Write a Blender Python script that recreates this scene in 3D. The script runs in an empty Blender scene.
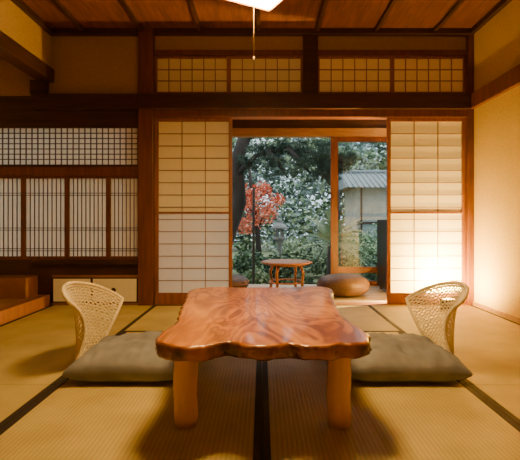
import bpy, math, random, bmesh
from mathutils import Vector, Matrix, noise
random.seed(7)
S = bpy.context.scene
COL = S.collection

# ------------------------------------------------------------------ materials
def mat(name, c1, c2=None, rough=0.6, scale=4.0, stretch=(1,1,1), bump=0.0, detail=4, coat=0.0, spec=0.5, distort=0.0, lo=0.35, hi=0.65):
    m = bpy.data.materials.new(name); m.use_nodes = True
    nt = m.node_tree; b = nt.nodes['Principled BSDF']
    b.inputs['Roughness'].default_value = rough
    b.inputs['Specular IOR Level'].default_value = spec
    b.inputs['Coat Weight'].default_value = coat
    b.inputs['Coat Roughness'].default_value = 0.12
    if c2 is None: c2 = tuple(x*0.8 for x in c1)
    tc = nt.nodes.new('ShaderNodeTexCoord'); mp = nt.nodes.new('ShaderNodeMapping')
    mp.inputs['Scale'].default_value = stretch
    nz = nt.nodes.new('ShaderNodeTexNoise'); nz.inputs['Scale'].default_value = scale
    nz.inputs['Detail'].default_value = detail; nz.inputs['Distortion'].default_value = distort
    cr = nt.nodes.new('ShaderNodeValToRGB')
    cr.color_ramp.elements[0].position = lo; cr.color_ramp.elements[1].position = hi
    cr.color_ramp.elements[0].color = (*c2, 1); cr.color_ramp.elements[1].color = (*c1, 1)
    L = nt.links.new
    L(tc.outputs['Object'], mp.inputs['Vector']); L(mp.outputs[0], nz.inputs['Vector'])
    L(nz.outputs['Fac'], cr.inputs['Fac']); L(cr.outputs['Color'], b.inputs['Base Color'])
    if bump > 0:
        bp = nt.nodes.new('ShaderNodeBump'); bp.inputs['Strength'].default_value = bump; bp.inputs['Distance'].default_value = 0.01
        L(nz.outputs['Fac'], bp.inputs['Height']); L(bp.outputs[0], b.inputs['Normal'])
    return m

def slabwood(name):
    m = bpy.data.materials.new(name); m.use_nodes = True
    nt = m.node_tree; b = nt.nodes['Principled BSDF']; L = nt.links.new
    b.inputs['Roughness'].default_value = 0.30; b.inputs['Coat Weight'].default_value = 0.5; b.inputs['Coat Roughness'].default_value = 0.06
    tc = nt.nodes.new('ShaderNodeTexCoord'); mp = nt.nodes.new('ShaderNodeMapping'); mp.inputs['Scale'].default_value = (1.0,0.30,1.0)
    nz = nt.nodes.new('ShaderNodeTexNoise'); nz.inputs['Scale'].default_value = 4.0; nz.inputs['Detail'].default_value = 3; nz.inputs['Distortion'].default_value = 1.2
    ml = nt.nodes.new('ShaderNodeMath'); ml.operation='MULTIPLY'; ml.inputs[1].default_value = 65
    sn = nt.nodes.new('ShaderNodeMath'); sn.operation='SINE'
    n2 = nt.nodes.new('ShaderNodeTexNoise'); n2.inputs['Scale'].default_value = 7; n2.inputs['Detail'].default_value = 7
    ad = nt.nodes.new('ShaderNodeMath'); ad.operation='MULTIPLY_ADD'; ad.inputs[1].default_value = 0.13
    cr = nt.nodes.new('ShaderNodeValToRGB')
    cr.color_ramp.elements[0].position = 0.28; cr.color_ramp.elements[0].color = (0.20,0.050,0.004,1)
    cr.color_ramp.elements[1].position = 0.76; cr.color_ramp.elements[1].color = (0.74,0.31,0.024,1)
    e = cr.color_ramp.elements.new(0.5); e.color = (0.50,0.165,0.011,1)
    L(tc.outputs['Object'], mp.inputs[0]); L(mp.outputs[0], nz.inputs['Vector']); L(mp.outputs[0], n2.inputs['Vector'])
    L(nz.outputs['Fac'], ml.inputs[0]); L(ml.outputs[0], sn.inputs[0]); L(sn.outputs[0], ad.inputs[0]); L(n2.outputs['Fac'], ad.inputs[2])
    L(ad.outputs[0], cr.inputs[0]); L(cr.outputs[0], b.inputs['Base Color'])
    return m

def emis(name, col, st):
    m = bpy.data.materials.new(name); m.use_nodes = True
    b = m.node_tree.nodes['Principled BSDF']
    b.inputs['Base Color'].default_value = (*col, 1)
    b.inputs['Emission Color'].default_value = (*col, 1); b.inputs['Emission Strength'].default_value = st
    return m

def paper(name, col, tr=0.55):
    m = bpy.data.materials.new(name); m.use_nodes = True
    nt = m.node_tree; nt.nodes.remove(nt.nodes['Principled BSDF'])
    out = nt.nodes['Material Output']
    d = nt.nodes.new('ShaderNodeBsdfDiffuse'); t = nt.nodes.new('ShaderNodeBsdfTranslucent'); mx = nt.nodes.new('ShaderNodeMixShader')
    tc = nt.nodes.new('ShaderNodeTexCoord'); nz = nt.nodes.new('ShaderNodeTexNoise'); nz.inputs['Scale'].default_value = 25
    cr = nt.nodes.new('ShaderNodeValToRGB')
    cr.color_ramp.elements[0].color = (*[x*0.93 for x in col], 1); cr.color_ramp.elements[1].color = (*col, 1)
    L = nt.links.new
    L(tc.outputs['Object'], nz.inputs['Vector']); L(nz.outputs['Fac'], cr.inputs['Fac'])
    L(cr.outputs[0], d.inputs['Color']); L(cr.outputs[0], t.inputs['Color'])
    mx.inputs[0].default_value = tr
    L(d.outputs[0], mx.inputs[1]); L(t.outputs[0], mx.inputs[2]); L(mx.outputs[0], out.inputs['Surface'])
    return m

def glass(name):
    m = bpy.data.materials.new(name); m.use_nodes = True
    nt = m.node_tree; nt.nodes.remove(nt.nodes['Principled BSDF'])
    out = nt.nodes['Material Output']
    d = nt.nodes.new('ShaderNodeBsdfTransparent'); d.inputs[0].default_value = (0.93, 0.97, 0.96, 1)
    t = nt.nodes.new('ShaderNodeBsdfGlossy'); t.inputs['Roughness'].default_value = 0.02
    fr = nt.nodes.new('ShaderNodeFresnel'); fr.inputs['IOR'].default_value = 1.35
    mx = nt.nodes.new('ShaderNodeMixShader'); L = nt.links.new
    L(fr.outputs[0], mx.inputs[0]); L(d.outputs[0], mx.inputs[1]); L(t.outputs[0], mx.inputs[2]); L(mx.outputs[0], out.inputs['Surface'])
    return m

def tatami(name, axis):
    m = bpy.data.materials.new(name); m.use_nodes = True
    nt = m.node_tree; b = nt.nodes['Principled BSDF']; L = nt.links.new
    b.inputs['Roughness'].default_value = 0.5; b.inputs['Specular IOR Level'].default_value = 0.4
    tc = nt.nodes.new('ShaderNodeTexCoord')
    w = nt.nodes.new('ShaderNodeTexWave'); w.bands_direction = axis; w.inputs['Scale'].default_value = 19; w.inputs['Distortion'].default_value = 0.3
    w2 = nt.nodes.new('ShaderNodeTexWave'); w2.bands_direction = 'Y' if axis == 'X' else 'X'; w2.inputs['Scale'].default_value = 45; w2.inputs['Distortion'].default_value = 1.0
    nz = nt.nodes.new('ShaderNodeTexNoise'); nz.inputs['Scale'].default_value = 5
    for n in (w, w2, nz): L(tc.outputs['Object'], n.inputs['Vector'])
    mu = nt.nodes.new('ShaderNodeMath'); mu.operation = 'MULTIPLY'; L(w.outputs['Fac'], mu.inputs[0]); L(w2.outputs['Fac'], mu.inputs[1])
    ad = nt.nodes.new('ShaderNodeMath'); ad.operation = 'MULTIPLY_ADD'; ad.inputs[1].default_value = 0.45; L(mu.outputs[0], ad.inputs[0]); 
    n2 = nt.nodes.new('ShaderNodeMath'); n2.operation = 'MULTIPLY'; n2.inputs[1].default_value = 0.7; L(nz.outputs['Fac'], n2.inputs[0]); L(n2.outputs[0], ad.inputs[2])
    cr = nt.nodes.new('ShaderNodeValToRGB')
    cr.color_ramp.elements[0].position = 0.1; cr.color_ramp.elements[1].position = 0.8
    cr.color_ramp.elements[0].color = (0.33, 0.25, 0.070, 1); cr.color_ramp.elements[1].color = (0.63, 0.51, 0.175, 1)
    L(ad.outputs[0], cr.inputs['Fac']); L(cr.outputs[0], b.inputs['Base Color'])
    bp = nt.nodes.new('ShaderNodeBump'); bp.inputs['Strength'].default_value = 0.35; bp.inputs['Distance'].default_value = 0.004
    L(mu.outputs[0], bp.inputs['Height']); L(bp.outputs[0], b.inputs['Normal'])
    return m

M = {}
M['dark'] = mat('dark_wood', (0.062,0.021,0.007), (0.034,0.012,0.004), 0.45, 3, (1,1,9))
M['darkh'] = mat('dark_wood_beam', (0.062,0.021,0.007), (0.034,0.012,0.004), 0.45, 3, (1,9,9))
M['post'] = mat('cedar_post', (0.17,0.053,0.009), (0.11,0.033,0.006), 0.4, 6, (6,6,0.6))
M['frame'] = mat('shoji_frame_wood', (0.30,0.11,0.022), (0.21,0.07,0.014), 0.45, 6, (6,6,0.6))
M['kumiko'] = mat('kumiko_wood', (0.34,0.17,0.045), (0.26,0.12,0.03), 0.5)
M['slat'] = mat('slat_wood', (0.15,0.065,0.022), (0.10,0.04,0.014), 0.5)
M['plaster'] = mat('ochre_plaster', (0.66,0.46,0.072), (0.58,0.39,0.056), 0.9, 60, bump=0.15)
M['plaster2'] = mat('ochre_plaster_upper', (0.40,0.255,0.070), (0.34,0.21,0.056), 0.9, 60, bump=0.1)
M['ceil'] = mat('ceiling_board', (0.19,0.062,0.013), (0.10,0.031,0.007), 0.5, 5, (8,0.8,1), distort=0.6)
M['paper'] = paper('washi_paper', (0.92,0.82,0.52), 0.25)
M['paperL'] = paper('washi_paper_daylit', (0.93,0.90,0.82), 0.50)  # lower left panel: brighter daylight put into a whiter, more translucent paper
M['paper2'] = paper('washi_paper_left', (0.84,0.74,0.55), 0.26)  # slightly darker, greyer paper for the left windows
M['fusuma'] = mat('fusuma_paper', (0.82,0.79,0.66), (0.78,0.74,0.60), 0.8, 30)
M['black'] = mat('black_lacquer', (0.012,0.009,0.008), (0.008,0.006,0.005), 0.3)
M['heri'] = mat('tatami_border_cloth', (0.026,0.014,0.008), (0.016,0.009,0.005), 0.8, 80)
M['tatX'] = tatami('tatami_rush_x', 'X'); M['tatY'] = tatami('tatami_rush_y', 'Y')
M['vfloor'] = mat('veranda_board', (0.60,0.48,0.33), (0.50,0.38,0.24), 0.35, 4, (1,8,1))
M['sill'] = mat('sill_wood', (0.30,0.13,0.04), (0.21,0.085,0.025), 0.4, 5, (1,9,1))
M['glass'] = glass('window_glass')
M['tan'] = mat('tan_wood', (0.36,0.20,0.07), (0.29,0.15,0.05), 0.5, 5, (1,8,8))

# ------------------------------------------------------------------ geometry helpers
def mesh_obj(name, verts, faces, mats, idx=None, smooth=False, parent=None):
    me = bpy.data.meshes.new(name); me.from_pydata([tuple(v) for v in verts], [], faces)
    for m in mats: me.materials.append(m)
    if idx: me.polygons.foreach_set('material_index', idx)
    if smooth: me.polygons.foreach_set('use_smooth', [True]*len(me.polygons))
    me.update()
    o = bpy.data.objects.new(name, me); COL.objects.link(o)
    if parent: o.parent = parent
    return o

def empty(name, loc=(0,0,0)):
    e = bpy.data.objects.new(name, None); e.location = loc; e.empty_display_size = 0.1; COL.objects.link(e); return e

class B:
    def __init__(s): s.v=[]; s.f=[]; s.i=[]; s.m=[]; s.sm=[]
    def mi(s, m):
        m = M[m] if isinstance(m, str) else m
        if m not in s.m: s.m.append(m)
        return s.m.index(m)
    def box(s, x0,x1,y0,y1,z0,z1, m):
        k = s.mi(m); n = len(s.v)
        s.v += [(x0,y0,z0),(x1,y0,z0),(x1,y1,z0),(x0,y1,z0),(x0,y0,z1),(x1,y0,z1),(x1,y1,z1),(x0,y1,z1)]
        s.f += [(n,n+3,n+2,n+1),(n+4,n+5,n+6,n+7),(n,n+1,n+5,n+4),(n+1,n+2,n+6,n+5),(n+2,n+3,n+7,n+6),(n+3,n,n+4,n+7)]
        s.i += [k]*6; s.sm += [False]*6
    def sheet(s, x0,x1,y,z0,z1, m):
        k = s.mi(m); n = len(s.v)
        s.v += [(x0,y,z0),(x1,y,z0),(x1,y,z1),(x0,y,z1)]
        s.f.append((n,n+1,n+2,n+3)); s.i.append(k); s.sm.append(False)
    def tube(s, pts, rads, m, seg=8, cap=True):
        k = s.mi(m); pts = [Vector(p) for p in pts]; n0 = len(s.v); N = len(pts)
        if not hasattr(rads, '__len__'): rads = [rads]*N
        up = None
        for a in range(N):
            t = (pts[min(a+1,N-1)] - pts[max(a-1,0)])
            if t.length < 1e-9: t = Vector((0,0,1))
            t.normalize()
            if up is None:
                up = Vector((1,0,0)) if abs(t.x) < 0.8 else Vector((0,1,0))
            u = (up - t*up.dot(t)).normalized(); up = u; w = t.cross(u)
            for b in range(seg):
                an = 2*math.pi*b/seg
                s.v.append(tuple(pts[a] + (u*math.cos(an) + w*math.sin(an))*rads[a]))
        for a in range(N-1):
            for b in range(seg):
                c = (b+1) % seg
                s.f.append((n0+a*seg+b, n0+a*seg+c, n0+(a+1)*seg+c, n0+(a+1)*seg+b)); s.i.append(k); s.sm.append(True)
        if cap:
            s.f.append(tuple(n0+b for b in reversed(range(seg)))); s.i.append(k); s.sm.append(False)
            s.f.append(tuple(n0+(N-1)*seg+b for b in range(seg))); s.i.append(k); s.sm.append(False)
    def revolve(s, prof, c, m, seg=32, caps=True):
        k = s.mi(m); n0 = len(s.v); N = len(prof)
        for r, z in prof:
            for b in range(seg):
                an = 2*math.pi*b/seg
                s.v.append((c[0]+r*math.cos(an), c[1]+r*math.sin(an), c[2]+z))
        for a in range(N-1):
            for b in range(seg):
                d = (b+1) % seg
                s.f.append((n0+a*seg+b, n0+a*seg+d, n0+(a+1)*seg+d, n0+(a+1)*seg+b)); s.i.append(k); s.sm.append(True)
        if caps:
            s.f.append(tuple(n0+b for b in reversed(range(seg)))); s.i.append(k); s.sm.append(False)
            s.f.append(tuple(n0+(N-1)*seg+b for b in range(seg))); s.i.append(k); s.sm.append(False)
    def obj(s, name, parent=None, bevel=0):
        o = mesh_obj(name, s.v, s.f, s.m, s.i, parent=parent)
        o.data.polygons.foreach_set('use_smooth', s.sm)
        if bevel:
            md = o.modifiers.new('bevel', 'BEVEL'); md.width = bevel; md.segments = 2; md.limit_method = 'ANGLE'; md.angle_limit = math.radians(50)
        return o

# ------------------------------------------------------------------ floor
b = B(); b.box(-3.0,2.02,-0.98,3.9,-0.14,-0.05,'tan'); b.box(-3.0,2.45,3.9,5.2,-0.14,-0.05,'tan'); b.obj('floor')
def tat(x0,x1,y0,y1,along):
    b = B(); g = 0.0015; h = 0.028
    x0+=g; x1-=g; y0+=g; y1-=g
    if along == 'Y':
        b.box(x0+h,x1-h,y0,y1,-0.05,0.0,'tatX'); b.box(x0,x0+h,y0,y1,-0.05,0.001,'heri'); b.box(x1-h,x1,y0,y1,-0.05,0.001,'heri')
    else:
        b.box(x0,x1,y0+h,y1-h,-0.05,0.0,'tatY'); b.box(x0,x1,y0,y0+h,-0.05,0.001,'heri'); b.box(x0,x1,y1-h,y1,-0.05,0.001,'heri')
    b.obj('tatami_mat')
w = 0.955
tat(-w,w,3.9-w,3.9,'X')
tat(-w,0,3.9-3*w,3.9-w,'Y'); tat(0,w,3.9-3*w,3.9-w,'Y')
tat(-w,0,3.9-5*w,3.9-3*w,'Y'); tat(0,w,3.9-5*w,3.9-3*w,'Y')
for a,c in ((-2*w,-w),(w,2*w)):
    tat(a,c,3.9-2*w,3.9,'Y'); tat(a,c,3.9-4*w,3.9-2*w,'Y'); tat(a,c,3.9-5*w,3.9-4*w,'Y')

# ------------------------------------------------------------------ ceiling
b = B()
b.box(-3.0,2.02,-0.98,4.0,2.5,2.56,'ceil')
for i in range(-3,4):
    xx = -0.03+0.53*i
    if -1.9 < xx < 1.9: b.box(xx-0.016,xx+0.016,-0.87,3.9,2.472,2.5,'dark')
b.obj('ceiling')

# ------------------------------------------------------------------ walls
b = B()
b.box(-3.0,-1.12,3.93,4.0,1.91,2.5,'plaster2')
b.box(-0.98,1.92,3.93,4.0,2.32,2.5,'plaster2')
b.box(-3.0,-1.12,3.93,4.0,1.64,1.91,'darkh')
b.box(-3.0,-1.12,3.93,4.0,0.27,0.41,'darkh')
b.box(-3.0,-1.92,3.93,4.0,-0.05,0.27,'dark')
b.box(-1.92,-1.12,3.96,4.0,-0.05,0.27,'dark')
b.obj('wall_north')
b = B(); b.box(1.92,2.02,-0.98,4.0,-0.05,2.5,'plaster'); b.obj('wall_east')
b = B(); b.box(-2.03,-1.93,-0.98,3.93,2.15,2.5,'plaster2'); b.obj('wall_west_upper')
b = B(); b.box(-2.03,-1.93,-0.98,1.1,-0.05,2.03,'plaster'); b.obj('wall_west')
b = B(); b.box(-3.0,-2.95,1.1,3.93,-0.05,2.5,'plaster'); b.obj('wall_alcove_west')
b = B(); b.box(-2.95,-2.03,1.05,1.1,-0.05,2.5,'plaster'); b.obj('wall_alcove_south')
b = B(); b.box(-2.03,2.02,-0.98,-0.875,-0.05,2.5,'plaster'); b.obj('wall_south')

# trims
b = B(); b.box(-1.12,-0.982,3.87,4.0,0,2.5,'post'); b.obj('post', bevel=0.006)
b = B(); b.box(0.373,0.509,3.89,4.0,1.91,2.46,'dark'); b.obj('trim_1', bevel=0.004)
b = B(); b.box(1.867,1.92,3.88,4.0,0,2.46,'post'); b.obj('trim_2', bevel=0.004)
b = B()
b.box(-2.08,-1.12,3.85,3.93,1.775,1.91,'darkh'); b.box(-0.98,1.88,3.85,4.0,1.775,1.91,'darkh'); b.box(-1.12,-0.98,3.85,3.87,1.775,1.91,'darkh')
b.obj('trim_3', bevel=0.004)
b = B(); b.box(-0.98,1.865,3.89,4.0,1.71,1.775,'post'); b.obj('trim_4')
b = B()
b.box(-1.93,-1.12,3.86,3.93,2.455,2.5,'dark'); b.box(-0.98,1.92,3.86,3.93,2.455,2.5,'dark')
b.box(-0.98,1.865,3.90,4.0,2.275,2.32,'post'); b.box(-0.98,1.865,3.90,4.0,1.91,1.93,'post')
b.box(1.88,1.92,-0.87,3.86,2.455,2.5,'dark'); b.box(-1.93,-1.89,-0.87,3.86,2.455,2.5,'dark')
b.obj('trim_5')
b = B(); b.box(1.88,1.92,-0.87,3.88,1.775,1.91,'post'); b.obj('trim_6', bevel=0.004)
b = B(); b.box(-2.03,-1.90,-0.87,3.93,2.03,2.15,'dark'); b.box(-2.08,-1.95,3.84,3.93,1.91,2.03,'dark'); b.box(-2.03,-1.90,1.1,1.22,0,2.03,'post'); b.obj('trim_7', bevel=0.004)
b = B(); b.box(1.905,1.92,-0.87,3.88,0,0.035,'tan'); b.obj('baseboard_east')
b = B(); b.box(-0.98,1.92,3.9,4.02,-0.05,0.003,'sill'); b.obj('door_sill')

# alcove platform
b = B()
b.box(-2.945,-1.99,1.22,3.925,-0.05,0.09,'tan')
b.box(-1.99,-1.915,1.22,3.87,0,0.10,'frame')
b.box(-2.945,-2.05,3.72,3.925,0.09,0.27,'sill')
b.obj('alcove_platform')

# ------------------------------------------------------------------ shoji
def lattice(b, x0,x1,z0,z1,y,fw,cols,zs,bot=None,fm='frame',km='kumiko',pm='paper',kw=0.008,depth=0.03,mid=None,top=None,pl=None):
    bot = bot or fw; top = top or fw
    b.box(x0,x0+fw,y,y+depth,z0,z1,fm); b.box(x1-fw,x1,y,y+depth,z0,z1,fm)
    b.box(x0+fw,x1-fw,y,y+depth,z0,z0+bot,fm); b.box(x0+fw,x1-fw,y,y+depth,z1-top,z1,fm)
    ix0,ix1,iz0,iz1 = x0+fw,x1-fw,z0+bot,z1-top
    for i in range(1,cols):
        xx = ix0+(ix1-ix0)*i/cols
        b.box(xx-kw/2,xx+kw/2,y+0.008,y+0.018,iz0,iz1,km)
    if isinstance(zs,int): zs = [iz0+(iz1-iz0)*i/zs for i in range(1,zs)]
    for zz in zs: b.box(ix0,ix1,y+0.007,y+0.017,zz-kw/2,zz+kw/2,km)
    if mid:
        b.box(ix0,ix1,y+0.002,y+depth-0.003,mid-0.009,mid+0.009,fm)
        b.sheet(ix0,ix1,y+0.019,mid,iz1,pm); b.sheet(ix0,ix1,y+0.019,iz0,mid,pl or pm)
    else:
        b.sheet(ix0,ix1,y+0.019,iz0,iz1,pm)

b = B(); lattice(b,-0.98,-0.275,0.004,1.708,3.93,0.030,3,14,bot=0.10,mid=0.84,kw=0.006,pl='paperL'); b.obj('door_1')
b = B(); lattice(b,1.15,1.865,0.004,1.708,3.93,0.030,3,14,bot=0.10,mid=0.84,kw=0.006); b.obj('door_2')
for k,(x0,x1) in enumerate(((-0.98,-0.305),(-0.305,0.373),(0.509,1.195),(1.195,1.865))):
    b = B(); lattice(b,x0,x1,1.93,2.275,3.93,0.018,6,3,kw=0.007); b.obj('window_%d'%(k+1))
b = B(); lattice(b,-3.0,-1.12,1.26,1.64,3.93,0.022,34,7,fm='dark',km='slat',pm='paper2',kw=0.008); b.obj('window_5')
b = B(); b.box(-3.0,-1.12,3.915,4.0,1.175,1.26,'post'); b.obj('trim_8', bevel=0.003)
b = B()
for x0,x1 in ((-3.0,-2.60),(-2.60,-2.19),(-2.19,-1.79),(-1.79,-1.41),(-1.41,-1.12)):
    lattice(b,x0,x1,0.41,1.175,3.93,0.020,9 if x1<-1.2 else 7,[0.49,0.51,0.68,0.70,1.0,1.02],fm='post',km='slat',pm='paper2',kw=0.0055,bot=0.03)
b.obj('window_6')
b = B(); b.box(-2.08,-1.12,3.86,3.93,0.375,0.41,'dark'); b.obj('window_sill', bevel=0.004)
b = B()
b.box(-1.91,-1.125,3.90,3.96,0.002,0.02,'sill'); b.box(-1.91,-1.125,3.90,3.93,0.25,0.27,'sill')
for x0,x1 in ((-1.91,-1.55),(-1.55,-1.13)):
    b.box(x0,x1,3.905,3.93,0.02,0.25,'black'); b.box(x0+0.012,x1-0.012,3.901,3.92,0.032,0.238,'fusuma')
    xc = (x0+x1)/2-0.01
    b.tube([(xc,3.896,0.135),(xc,3.902,0.135)],0.022,'black',seg=14)
b.obj('low_cabinet')

# ------------------------------------------------------------------ veranda
b = B()
b.box(-1.3,2.4,4.02,5.2,-0.05,0.0,'vfloor')
for i in range(8): b.box(-1.3,2.4,4.16+i*0.13,4.163+i*0.13,0.0,0.0008,'dark')
b.obj('veranda_floor')
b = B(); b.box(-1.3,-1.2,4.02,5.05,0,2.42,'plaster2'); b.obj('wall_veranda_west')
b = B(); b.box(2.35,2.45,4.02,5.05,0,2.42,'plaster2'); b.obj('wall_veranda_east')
b = B(); b.box(-1.3,2.45,4.02,5.5,2.42,2.48,'ceil'); b.obj('ceiling_veranda')
b = B(); b.box(-1.3,2.45,5.08,5.14,1.86,2.42,'dark'); b.box(-1.3,2.45,5.05,5.17,1.77,1.86,'tan'); b.obj('wall_veranda_north')
def gdoor(n,x0,x1,y):
    b = B(); f=0.07
    b.box(x0,x0+0.085,y,y+0.035,0,1.77,'post'); b.box(x1-f,x1,y,y+0.035,0,1.77,'post')
    b.box(x0+0.085,x1-f,y,y+0.035,1.71,1.77,'post'); b.box(x0+0.085,x1-f,y,y+0.035,0.0,0.055,'post'); b.box(x0+0.085,x1-f,y,y+0.035,0.15,0.22,'sill')
    b.box(x0+0.085,x1-f,y+0.015,y+0.018,0.055,1.71,'glass')
    b.obj(n)
gdoor('door_3',0.82,2.3,5.10); gdoor('door_4',-1.2,-0.36,5.10)

M['honey'] = mat('honey_wood', (0.55,0.24,0.06), (0.42,0.16,0.04), 0.3, 5, (1,6,1))
b = B(); cx,cy = 0.27,4.72
b.revolve([(0.26,0),(0.285,0.006),(0.285,0.02),(0.26,0.026)],(cx,cy,0.30),'honey')
b.revolve([(0.20,0),(0.20,0.02)],(cx,cy,0.28),'honey',24)
for k in range(4):
    a = math.pi/4+k*math.pi/2+0.2; dx,dy = math.cos(a),math.sin(a)
    b.tube([(cx+dx*0.17,cy+dy*0.17,0.29),(cx+dx*0.21,cy+dy*0.21,0.2),(cx+dx*0.19,cy+dy*0.19,0.1),(cx+dx*0.21,cy+dy*0.21,0.0)],[0.018,0.016,0.015,0.018],'honey')
b.tube([(cx+0.19*math.cos(t*math.pi/12),cy+0.19*math.sin(t*math.pi/12),0.1) for t in range(25)],0.009,'honey')
b.obj('side_table')
M['pouf'] = mat('pouf_leather', (0.13,0.075,0.048), (0.09,0.05,0.032), 0.55, 20, bump=0.1)
def pouf(x,y,r,h):
    b = B(); prof=[]
    for i in range(15):
        t = -math.pi/2+math.pi*i/14
        prof.append((max(0.01,r*abs(math.cos(t))**0.55), h/2+h/2*math.sin(t)))
    b.revolve(prof,(x,y,0),'pouf',36)
    b.tube([(x+r*1.0*math.cos(t*math.pi/18),y+r*1.0*math.sin(t*math.pi/18),h/2) for t in range(37)],0.006,'pouf',6)
    b.obj('pouf_stool')
pouf(0.84,4.45,0.27,0.21); pouf(-0.40,4.72,0.26,0.17)
b = B(); b.box(1.30,1.75,4.45,4.85,0.04,0.78,'black'); 
b.box(1.33,1.72,4.44,4.45,0.08,0.40,'black'); b.box(1.33,1.72,4.44,4.45,0.42,0.74,'black')
for xx in (1.32,1.70):
    for yy in (4.47,4.80): b.box(xx,xx+0.03,yy,yy+0.03,0,0.04,'black')
b.obj('black_cabinet', bevel=0.004)

# ------------------------------------------------------------------ low table
M['slab'] = slabwood('table_slab')
M['bark'] = mat('table_live_edge', (0.38,0.13,0.015), (0.070,0.020,0.005), 0.35, 14, bump=1.0, coat=0.4)
M['leg'] = mat('table_leg_log', (0.76,0.48,0.15), (0.66,0.38,0.10), 0.4, 5, (6,6,1), 0.1)
out = [(-0.345,1.455),(-0.376,1.49),(-0.392,1.56),(-0.380,1.66),(-0.366,1.76),(-0.378,1.90),(-0.402,2.07),(-0.410,2.22),(-0.430,2.38),(-0.448,2.52),(-0.435,2.63),(-0.37,2.70),
       (-0.25,2.725),(-0.12,2.69),(0,2.71),(0.14,2.695),(0.27,2.745),(0.37,2.745),(0.43,2.69),(0.440,2.58),(0.405,2.42),(0.392,2.25),(0.372,2.08),(0.366,1.90),(0.384,1.74),(0.402,1.60),(0.388,1.50),(0.35,1.455),
       (0.28,1.452),(0.22,1.425),(0.15,1.430),(0.10,1.455),(0.04,1.43),(-0.02,1.422),(-0.07,1.452),(-0.12,1.475),(-0.17,1.440),(-0.23,1.412),(-0.29,1.42)]
out = [(x*0.97,y) for x,y in out]
def cr_closed(P, k=6):
    R=[]; n=len(P)
    for i in range(n):
        p0,p1,p2,p3 = [Vector(P[(i+j-1)%n]) for j in range(4)]
        for s in range(k):
            t=s/k
            R.append(0.5*((2*p1)+(p2-p0)*t+(2*p0-5*p1+4*p2-p3)*t*t+(3*p1-p0-3*p2+p3)*t**3))
    return R
P = cr_closed(out); n=len(P); P=[Vector((p.x,p.y)) for p in P]
nor=[]
for i in range(n):
    t=(P[(i+1)%n]-P[i-1]).normalized(); nor.append(Vector((-t.y,t.x)))
ctr=Vector((0,2.1)); 
sg = 1 if sum(nor[i].dot(P[i]-ctr) for i in range(n))>0 else -1
V=[];F=[];I=[]
rings=[(0.014,0.343),(0.004,0.341),(-0.003,0.332),(0.002,0.315),(-0.001,0.300),(0.014,0.288),(0.05,0.280)]
NR=len(rings)
for ri,(ins,z) in enumerate(rings):
    for i in range(n):
        j = noise.noise(Vector((P[i].x*22,P[i].y*22,z*30)))*0.014+noise.noise(Vector((P[i].x*45,P[i].y*45,z*60)))*0.009
        if ri<2: j*=0.5
        jz = noise.noise(Vector((P[i].x*14,P[i].y*14,3)))*0.008 if ri>2 else 0
        q = P[i]-nor[i]*sg*(ins+j); V.append((q.x,q.y,z+jz))
for r in range(NR-1):
    for i in range(n):
        k=(i+1)%n
        F.append((r*n+i,(r+1)*n+i,(r+1)*n+k,r*n+k)); I.append(0 if r==0 else 1)
F.append(tuple(range(n))); I.append(0)
F.append(tuple(reversed(range((NR-1)*n,NR*n)))); I.append(1)
tb = empty('low_table',(0,2.1,0.002))
top = mesh_obj('tabletop',[(v[0],v[1]-2.1,v[2]) for v in V],F,[M['slab'],M['bark']],I,parent=tb)
bm=bmesh.new(); bm.from_mesh(top.data); bmesh.ops.recalc_face_normals(bm,faces=bm.faces); bm.to_mesh(top.data); bm.free()
for p in top.data.polygons: p.use_smooth = len(p.vertices)==4
for k,(lx,ly) in enumerate(((-0.285,1.60),(0.287,1.60),(-0.33,2.5),(0.33,2.5))):
    b=B(); pts=[];rr=[]
    for i in range(9):
        z=0.30*i/8; pts.append((lx+0.002*math.sin(i*1.3+k),ly-2.1,z)); rr.append((0.041 if i==0 else 0.0445)+0.0012*math.sin(i*1.7+k))
    b.tube(pts,rr,'leg',seg=12); b.obj('leg_%d'%(k+1),parent=tb)

# ------------------------------------------------------------------ cushions
M['linen'] = mat('grey_linen', (0.225,0.235,0.27), (0.16,0.167,0.196), 0.95, 9, bump=0.5, detail=8)
def zabuton(cx,cy,hx,hy,h,z0,seed):
    N=48; V=[];F=[]
    for side in (1,-1):
        for i in range(N+1):
            for j in range(N+1):
                u=-1+2*i/N; v=-1+2*j/N
                uu = math.sin(u*math.pi/2)*0.6+u*0.4; vv = math.sin(v*math.pi/2)*0.6+v*0.4
                k = 1-0.05*(1-v*v) ; kk = 1-0.05*(1-u*u)
                x=uu*hx*k; y=vv*hy*kk
                e = max(0,(1-abs(uu)**3.5))*max(0,(1-abs(vv)**3.5)); hh=e**0.36
                wr=noise.noise(Vector((x*8+seed,y*9,side)))*0.018+noise.noise(Vector((x*26+seed,y*10,side)))*0.014
                mid=z0+h*0.36
                z = mid+hh*(h*0.64)+wr*min(1,hh*1.2) if side==1 else max(z0, mid-hh*h*0.6)
                V.append((x,y,z))
    W=N+1; off=W*W
    for i in range(N):
        for j in range(N):
            a=i*W+j
            F.append((a,a+W,a+W+1,a+1)); F.append((off+a,off+a+1,off+a+W+1,off+a+W))
    o=mesh_obj('floor_cushion',V,F,[M['linen']],smooth=True); o.location=(cx,cy,0)
    bm=bmesh.new(); bm.from_mesh(o.data); bmesh.ops.remove_doubles(bm,verts=bm.verts,dist=0.0005); bmesh.ops.recalc_face_normals(bm,faces=bm.faces); bm.to_mesh(o.data); bm.free()
    for p in o.data.polygons: p.use_smooth=True
    return o
zabuton(-0.635,2.22,0.275,0.275,0.120,0.019,1.0)
zabuton(0.675,2.22,0.285,0.275,0.120,0.019,5.0)

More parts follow.
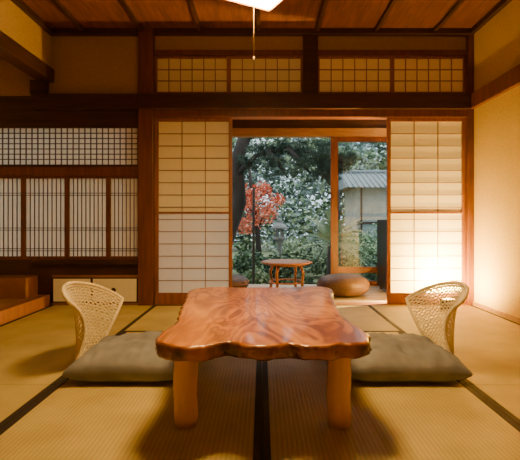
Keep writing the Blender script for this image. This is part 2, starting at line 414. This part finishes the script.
# ------------------------------------------------------------------ wicker chairs
M['wicker'] = mat('cream_wicker', (0.82,0.72,0.50), (0.68,0.57,0.36), 0.5, 60)
def chair(sx, ox):
    G=[[(-0.935,2.10,0.012),(-0.965,2.28,0.012),(-0.95,2.46,0.012)],
       [(-0.885,2.14,0.235),(-1.0,2.33,0.24),(-0.865,2.50,0.18)],
       [(-0.935,2.01,0.395),(-1.0,2.30,0.43),(-0.835,2.60,0.32)]]
    def lag(t): return (2*(t-0.5)*(t-1), -4*t*(t-1), 2*t*(t-0.5))
    def S3(u,v):
        a=lag(u); c=lag(v); p=Vector((0,0,0))
        for r in range(3):
            for q in range(3): p+=Vector(G[r][q])*a[q]*c[r]
        return Vector((sx*p.x+ox,p.y,p.z))
    def rt(u,v): return S3(u, v*(1-0.10*abs(2*u-1)**4))
    b=B(); n=18
    for k in range(-n,n+1):
        for d in (1,-1):
            pts=[]
            for s in range(0,31):
                v=s/30; u=(k/n)+v*0.9 if d==1 else (k/n)+1-v*0.9
                if 0<=u<=1: pts.append(rt(u,v))
            if len(pts)>1: b.tube(pts,0.0034,'wicker',seg=4,cap=False)
    for i in range(1,22):
        b.tube([rt(q/20,i/22) for q in range(21)],0.0030,'wicker',seg=4,cap=False)
    rim=[rt(0,i/20) for i in range(21)]+[rt(i/24,1) for i in range(1,25)]+[rt(1,1-i/20) for i in range(1,21)]
    b.tube(rim,0.0095,'wicker',seg=8)
    b.tube([rt(i/24,0.95) for i in range(0,25)],0.006,'wicker',seg=6)
    x0,x1=-0.95,-0.40
    fr=[(x0,2.10,0.009),(x1,2.04,0.009),(x1,2.42,0.009),(x0,2.46,0.009)]
    fr=[Vector((sx*p[0]+ox,p[1],p[2])) for p in fr]
    b.tube(fr+[fr[0]],0.007,'wicker',seg=8)
    for i in range(1,22):
        t=i/22; b.tube([fr[0].lerp(fr[1],t),fr[3].lerp(fr[2],t)],0.003,'wicker',seg=4)
        b.tube([fr[0].lerp(fr[3],t),fr[1].lerp(fr[2],t)],0.003,'wicker',seg=4)
    b.obj('wicker_floor_chair')
chair(1,0.0); chair(-1,0.03)

# ------------------------------------------------------------------ lamps
M['glow'] = emis('lamp_diffuser',(1.0,0.59,0.19),112)
pl = empty('pendant_lamp',(-0.045,1.91,0)); pl.rotation_euler=(0,0,math.radians(28.5))
b=B(); h=0.21
b.box(-h+0.012,h-0.012,-h+0.012,h-0.012,1.835,1.845,'glow')
b.obj('diffuser',parent=pl)
M['shadep'] = emis('lamp_side_paper',(1.0,0.66,0.28),13)
b=B()
for s in (-1,1):
    b.box(-h,h,s*h-0.003,s*h+0.003,1.83,1.836,'frame'); b.box(s*h-0.003,s*h+0.003,-h,h,1.83,1.836,'frame')
    b.box(-h,h,s*(h-0.004)-0.002,s*(h-0.004)+0.002,1.836,1.95,'shadep'); b.box(s*(h-0.004)-0.002,s*(h-0.004)+0.002,-h,h,1.836,1.95,'shadep')
    for t in (-1,1): b.box(s*h-0.006,s*h+0.006,t*h-0.006,t*h+0.006,1.83,1.96,'frame')
b.box(-h,h,-h,h,1.95,1.96,'frame')
b.tube([(0,0,1.96),(0,0,2.5)],0.006,'black'); b.revolve([(0.05,0),(0.05,0.03)],(0,0,2.47),'black',20)
b.obj('shade',parent=pl)
M['cord']=mat('cord_cotton',(0.4,0.28,0.14),rough=0.8)
b=B(); b.tube([(0.02,0.02,1.835),(0.02,0.02,1.50)],0.0018,'cord'); b.revolve([(0.002,0),(0.004,0.008),(0.003,0.02)],(0.02,0.02,1.482),'cord',10); b.obj('pull_cord',parent=pl)

# added light behind the right shoji, making a hot spot on its paper
M['refl'] = mat('reflector_enamel',(0.8,0.72,0.55),rough=0.5)
vl = empty('added_shoji_lamp',(1.60,4.13,0))
b=B(); 
b.revolve([(0.07,0),(0.07,0.02),(0.03,0.03),(0.02,0.08)],(0,0,0.001),'dark',20)
b.tube([(0,0,0.08),(0,0,0.20)],0.008,'dark')
k=b.mi('refl'); n0=len(b.v); A=[math.radians(-15+i*10) for i in range(22)]  # curved shell added to keep this light off the veranda
for z in (0.03,0.50):
    for a in A: b.v.append((0.12*math.cos(a),0.01+0.12*math.sin(a),z))
for i in range(21): b.f.append((n0+i,n0+i+1,n0+22+i+1,n0+22+i)); b.i.append(k); b.sm.append(True)
b.obj('reflector_stand',parent=vl)
pd=bpy.data.lights.new('hotspot_light','POINT'); pd.shadow_soft_size=0.035; pd.energy=650; pd.color=(1.0,0.62,0.17)
po=bpy.data.objects.new('hotspot_light',pd); COL.objects.link(po); po.parent=vl; po.location=(0,-0.01,0.26)
# corner uplighter behind the chair
ul = empty('uplight_lamp',(1.60,3.70,0))
b=B(); b.revolve([(0.055,0),(0.06,0.01),(0.06,0.09)],(0,0,0.001),'dark',24,caps=False); b.revolve([(0.055,0),(0.055,0.07)],(0,0,0.002),'dark',24); b.obj('housing',parent=ul)
ld=bpy.data.lights.new('spot_bulb','AREA'); ld.shape='DISK'; ld.size=0.10; ld.energy=85; ld.color=(1.0,0.60,0.12)
lo=bpy.data.objects.new('spot_bulb',ld); COL.objects.link(lo); lo.parent=ul; lo.location=(0.0,0.0,0.095)
dv=Vector((0.62,0.42,0.58)).normalized(); lo.rotation_euler=dv.to_track_quat('-Z','Y').to_euler()

# ------------------------------------------------------------------ garden
def gm(n,c,c2): return mat(n,c,c2,0.6,3)
M['moss']=mat('moss_ground',(0.17,0.19,0.09),(0.09,0.11,0.05),0.95,3,bump=0.5)
M['stone']=mat('granite',(0.24,0.24,0.23),(0.14,0.14,0.135),0.85,14,bump=0.4)
M['bark2']=mat('tree_bark',(0.045,0.033,0.026),(0.02,0.015,0.012),0.95,8,(1,1,0.3),bump=0.8)
M['g1']=gm('leaf_green',(0.15,0.23,0.10),(0.08,0.15,0.07)); M['g2']=gm('leaf_dark',(0.05,0.095,0.055),(0.03,0.06,0.038)); M['g3']=gm('leaf_light',(0.32,0.39,0.22),(0.20,0.27,0.15))
M['mist']=gm('leaf_haze',(0.36,0.44,0.40),(0.22,0.29,0.27))  # background foliage, with misty haze put into its paler grey-green colour
M['pn']=gm('pine_needle',(0.060,0.105,0.065),(0.03,0.06,0.04))
M['red']=gm('maple_red',(0.75,0.16,0.07),(0.60,0.11,0.05)); M['pink']=gm('maple_pink',(0.85,0.36,0.22),(0.72,0.26,0.15))
b=B(); b.box(-14,16,5.3,24,-0.5,-0.32,'moss'); b.obj('garden_ground')

def leaves(b, blobs, n, size, mats, aspect=0.5):
    tot=sum(q[3]**2 for q in blobs)
    for (x,y,z,r) in blobs:
        pal=mats if len(mats)<4 else random.sample(mats,2)
        for _ in range(int(n*r*r/tot)):
            d=Vector((random.gauss(0,1),random.gauss(0,1),random.gauss(0,1))).normalized()*r*(random.random()**0.45)
            d.z*=0.75
            c=Vector((x,y,z))+d
            if c.z<-0.3: continue
            a=Vector((random.gauss(0,1),random.gauss(0,1),random.gauss(0,0.6))).normalized()
            q=a.cross(Vector((random.gauss(0,1),random.gauss(0,1),random.gauss(0,1)))).normalized()
            s=size*random.uniform(0.6,1.3); k=b.mi(random.choice(pal)); m=len(b.v)
            b.v += [tuple(c-a*s),tuple(c+q*s*aspect),tuple(c+a*s),tuple(c-q*s*aspect)]
            b.f.append((m,m+1,m+2,m+3)); b.i.append(k); b.sm.append(False)

b=B()
tr=[(-0.85,7.6,-0.35),(-0.66,7.6,0.4),(-0.40,7.5,1.1),(-0.44,7.4,1.8),(-0.2,7.4,2.5),(0.05,7.4,3.3)]
b.tube(tr,[0.17,0.15,0.13,0.12,0.10,0.07],'bark2',10)
br=[[(-0.45,7.4,1.55),(-0.1,7.1,1.85),(0.4,6.9,1.95),(0.95,6.8,1.80)],[(-0.3,7.4,2.2),(0.4,7.2,2.35),(1.2,7.0,2.2),(1.9,6.9,2.1)],[(-0.5,7.5,1.3),(-0.9,7.2,1.6),(-1.4,7.0,1.7)],[(0.4,6.9,1.95),(0.6,6.7,1.7),(0.75,6.6,1.5)],[(0.0,7.4,3.0),(0.8,7.2,3.0),(1.8,7.2,2.8)],[(0.95,6.8,1.80),(0.98,6.7,1.6),(0.92,6.6,1.4)],[(0.1,7.0,1.9),(0.25,6.8,1.7),(0.4,6.7,1.45)],[(0.95,6.8,1.80),(1.2,6.7,1.72),(1.4,6.7,1.65)]]
for q in br: b.tube(q,[0.055-0.04*i/(len(q)-1) for i in range(len(q))],'bark2',7)
k=b.mi('pn')
for q in br:
    for seg in range(len(q)-1):
        for cl in range(5):
            cc=Vector(q[seg]).lerp(Vector(q[seg+1]),(cl+random.random())/5)+Vector((random.gauss(0,.10),random.gauss(0,.10),random.gauss(0.02,.07)))
            for _ in range(13):
                c=cc+Vector((random.gauss(0,.075),random.gauss(0,.075),random.gauss(0,.03)))
                for _n in range(20):
                    d=Vector((random.gauss(0,1),random.gauss(0,1),random.gauss(0.3,0.8))).normalized(); sd=d.cross(Vector((random.random(),random.random(),random.random()))).normalized()*0.004
                    m=len(b.v); b.v+=[tuple(c-sd),tuple(c+sd),tuple(c+d*0.10)]; b.f.append((m,m+1,m+2)); b.i.append(k); b.sm.append(False)
b.obj('pine_tree')
b=B()
b.tube([(-0.05,10,-0.35),(-0.1,10,0.5),(-0.2,10,1.2),(-0.3,10,2.0)],[0.07,0.06,0.05,0.03],'bark2')
for q in ([(-0.1,10,0.6),(0.1,9.9,1.0),(0.35,9.9,1.2)],[(-0.15,10,0.9),(-0.5,9.9,1.3),(-0.9,9.9,1.5)]): b.tube(q,[0.03,0.02,0.01],'bark2',6)
leaves(b,[(-0.3,9.8,1.25,0.38),(0.05,9.9,0.95,0.34),(-0.65,10,1.5,0.38),(0.3,9.9,1.25,0.26),(-0.35,10,0.7,0.34),(0.0,9.8,1.5,0.24)],2300,0.035,['red','pink','red'],0.7)
b.obj('maple_tree')
def tree(x,y,h,blobs,n,size,ms):
    b=B(); b.tube([(x,y,-0.35),(x+0.1,y,h*0.5),(x,y,h)],[0.12,0.09,0.05],'bark2')
    for q in blobs[:4]: b.tube([(x,y,h*0.6),(q[0],q[1],q[2])],[0.05,0.02],'bark2',6)
    leaves(b,blobs,n,size,ms); b.obj('garden_tree')
tree(1.5,9.3,2.6,[(1.2,9.2,2.5,0.40),(1.8,9.3,2.1,0.35),(1.3,9.2,2.9,0.6),(0.7,9.3,2.9,0.4)],1300,0.05,['g1','g3','g3'])
tree(-1.7,9.8,2.6,[(-1.6,9.8,2.3,0.8),(-1.1,9.8,2.7,0.5),(-2.3,9.8,2.0,0.7),(-1.7,9.8,1.3,0.5)],3500,0.07,['g1','g2'])
tree(3.6,8.8,3.0,[(3.6,8.7,2.6,0.7),(3.0,8.8,2.7,0.4),(4.2,8.7,2.3,0.7)],3000,0.07,['g1','g2','g3'])
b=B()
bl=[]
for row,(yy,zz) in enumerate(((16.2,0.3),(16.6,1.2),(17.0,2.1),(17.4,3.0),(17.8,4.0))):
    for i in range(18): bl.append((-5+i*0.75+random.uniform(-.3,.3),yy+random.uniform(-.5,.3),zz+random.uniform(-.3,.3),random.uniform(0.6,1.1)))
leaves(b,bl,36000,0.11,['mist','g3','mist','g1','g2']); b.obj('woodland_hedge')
for (x,y,r,ms) in ((0.75,9.3,0.50,['g3','g1']),(-0.25,8.7,0.34,['g2','g1']),(-0.1,6.6,0.22,['g1','g3']),(2.1,8.4,0.55,['g1','g3']),(2.1,7.2,0.36,['g2','g1']),(-1.6,8.6,0.5,['g1','g2']),(1.25,8.3,0.46,['g2','g3']),(0.55,6.25,0.20,['g2','g1']),(3.2,10.6,0.75,['g1','g3','mist']),(2.0,10.2,0.65,['g1','g3']),(0.3,7.2,0.36,['g2','g1'])):
    b=B(); b.tube([(x,y,-0.35),(x,y,0)],[0.03,0.02],'bark2',6)
    leaves(b,[(x,y,-0.3+r*0.75,r),(x+r*.5,y+.1,-0.3+r*0.6,r*.7),(x-r*.5,y,-0.3+r*.6,r*.7)],2200,0.04,ms); b.obj('shrub')
b=B(); px,py=1.02,6.3
b.tube([(px,py,-0.35),(px,py,0.42)],[0.07,0.06],'bark2',10)
for kf in range(30):
    a=random.uniform(0,6.28); el=random.uniform(-0.2,1.45); L=random.uniform(0.45,0.75)
    d=Vector((math.cos(a)*math.cos(el),math.sin(a)*math.cos(el),math.sin(el)))
    p0=Vector((px,py,0.42)); pts=[p0+d*L*t+Vector((0,0,-0.25*t*t)) for t in (0,.25,.5,.75,1)]
    b.tube(pts,[0.008,0.007,0.005,0.004,0.002],'g3',4)
    k=b.mi(random.choice(['g1','g3']))
    for s in range(14):
        t=0.2+0.8*s/13; c=p0+d*L*t+Vector((0,0,-0.25*t*t))
        sd=d.cross(Vector((0,0,1))).normalized()
        for sg2 in (-1,1):
            tip=c+(sd*sg2*0.15+d*0.12)*(1.1-0.5*t)+Vector((0,0,-0.03)); m=len(b.v)
            b.v+=[tuple(c-d*0.012),tuple(c+d*0.012),tuple(tip)]; b.f.append((m,m+1,m+2)); b.i.append(k); b.sm.append(False)
b.obj('palm_plant')
b=B(); sx0,sy0=0.34,8.3
b.revolve([(0.16,0),(0.16,0.06),(0.10,0.10),(0.055,0.14),(0.05,0.66),(0.09,0.72),(0.13,0.75),(0.13,0.78)],(sx0,sy0,-0.32),'stone',6)
for a in range(4):
    t=a*math.pi/2+0.4; b.box(sx0+0.07*math.cos(t)-0.016,sx0+0.07*math.cos(t)+0.016,sy0+0.07*math.sin(t)-0.016,sy0+0.07*math.sin(t)+0.016,0.46,0.62,'stone')
b.revolve([(0.17,0.94),(0.18,0.96),(0.10,1.02),(0.04,1.06),(0.04,1.08),(0.05,1.11),(0.01,1.16)],(sx0,sy0,-0.32),'stone',6)
b.obj('stone_lantern')
for k,(x,y,r) in enumerate(((0.1,5.7,0.22),(1.5,5.7,0.22),(1.6,6.5,0.2),(-0.6,5.9,0.22))):
    b=B(); b.revolve([(r,0),(r*1.02,0.05),(r*0.9,0.08)],(x,y,-0.33),'stone',11); b.obj('stepping_stone')
b=B(); b.tube([(-0.12,6.1,-0.33),(-0.12,6.1,1.25)],0.018,'bark2'); b.obj('garden_pole')
M['tile']=mat('roof_tile',(0.20,0.235,0.26),(0.13,0.155,0.175),0.6,10); M['gwall']=mat('outbuilding_plaster',(0.28,0.32,0.31),(0.21,0.24,0.24),0.9,5)
b=B(); b.box(2.7,7,12.2,14,-0.32,1.75,'gwall'); 
for k in range(5): b.box(2.8+k*0.9,2.85+k*0.9,12.17,12.2,-0.32,1.75,'dark')
b.box(2.7,7,12.16,12.2,0.7,0.76,'dark')
N=len(b.v); b.v+=[(2.35,11.9,1.72),(7.3,11.9,1.72),(7.3,13.1,2.25),(2.35,13.1,2.25),(7.3,14.3,1.72),(2.35,14.3,1.72)]
k=b.mi('tile'); b.f+=[(N,N+1,N+2,N+3),(N+3,N+2,N+4,N+5),(N,N+3,N+5),(N+1,N+4,N+2)]; b.i+=[k]*4; b.sm+=[False]*4
for i in range(33): b.tube([(2.4+i*0.15,11.88,1.73),(2.4+i*0.15,13.08,2.26)],0.02,'tile',6)
b.tube([(2.33,13.1,2.28),(7.3,13.1,2.28)],0.06,'tile',8)
b.obj('outbuilding')

# ------------------------------------------------------------------ world
wd=bpy.data.worlds.new('overcast_sky'); S.world=wd; wd.use_nodes=True; nt=wd.node_tree
bg=nt.nodes['Background']; tc=nt.nodes.new('ShaderNodeTexCoord'); sp=nt.nodes.new('ShaderNodeSeparateXYZ'); cr=nt.nodes.new('ShaderNodeValToRGB')
cr.color_ramp.elements[0].color=(0.36,0.46,0.52,1); cr.color_ramp.elements[1].color=(0.88,0.95,0.98,1)
nt.links.new(tc.outputs['Generated'],sp.inputs[0]); nt.links.new(sp.outputs['Z'],cr.inputs['Fac']); nt.links.new(cr.outputs[0],bg.inputs['Color'])
bg.inputs['Strength'].default_value=3.7

# ------------------------------------------------------------------ camera
cd=bpy.data.cameras.new('camera'); cam=bpy.data.objects.new('camera',cd); COL.objects.link(cam)
cam.location=(0,0,0.755); cam.rotation_euler=(math.pi/2,0,0)
cd.sensor_width=36; cd.sensor_fit='HORIZONTAL'; cd.lens=429/520*36
cd.shift_x=-2/520; cd.shift_y=-8/520; cd.clip_start=0.02
S.camera=cam
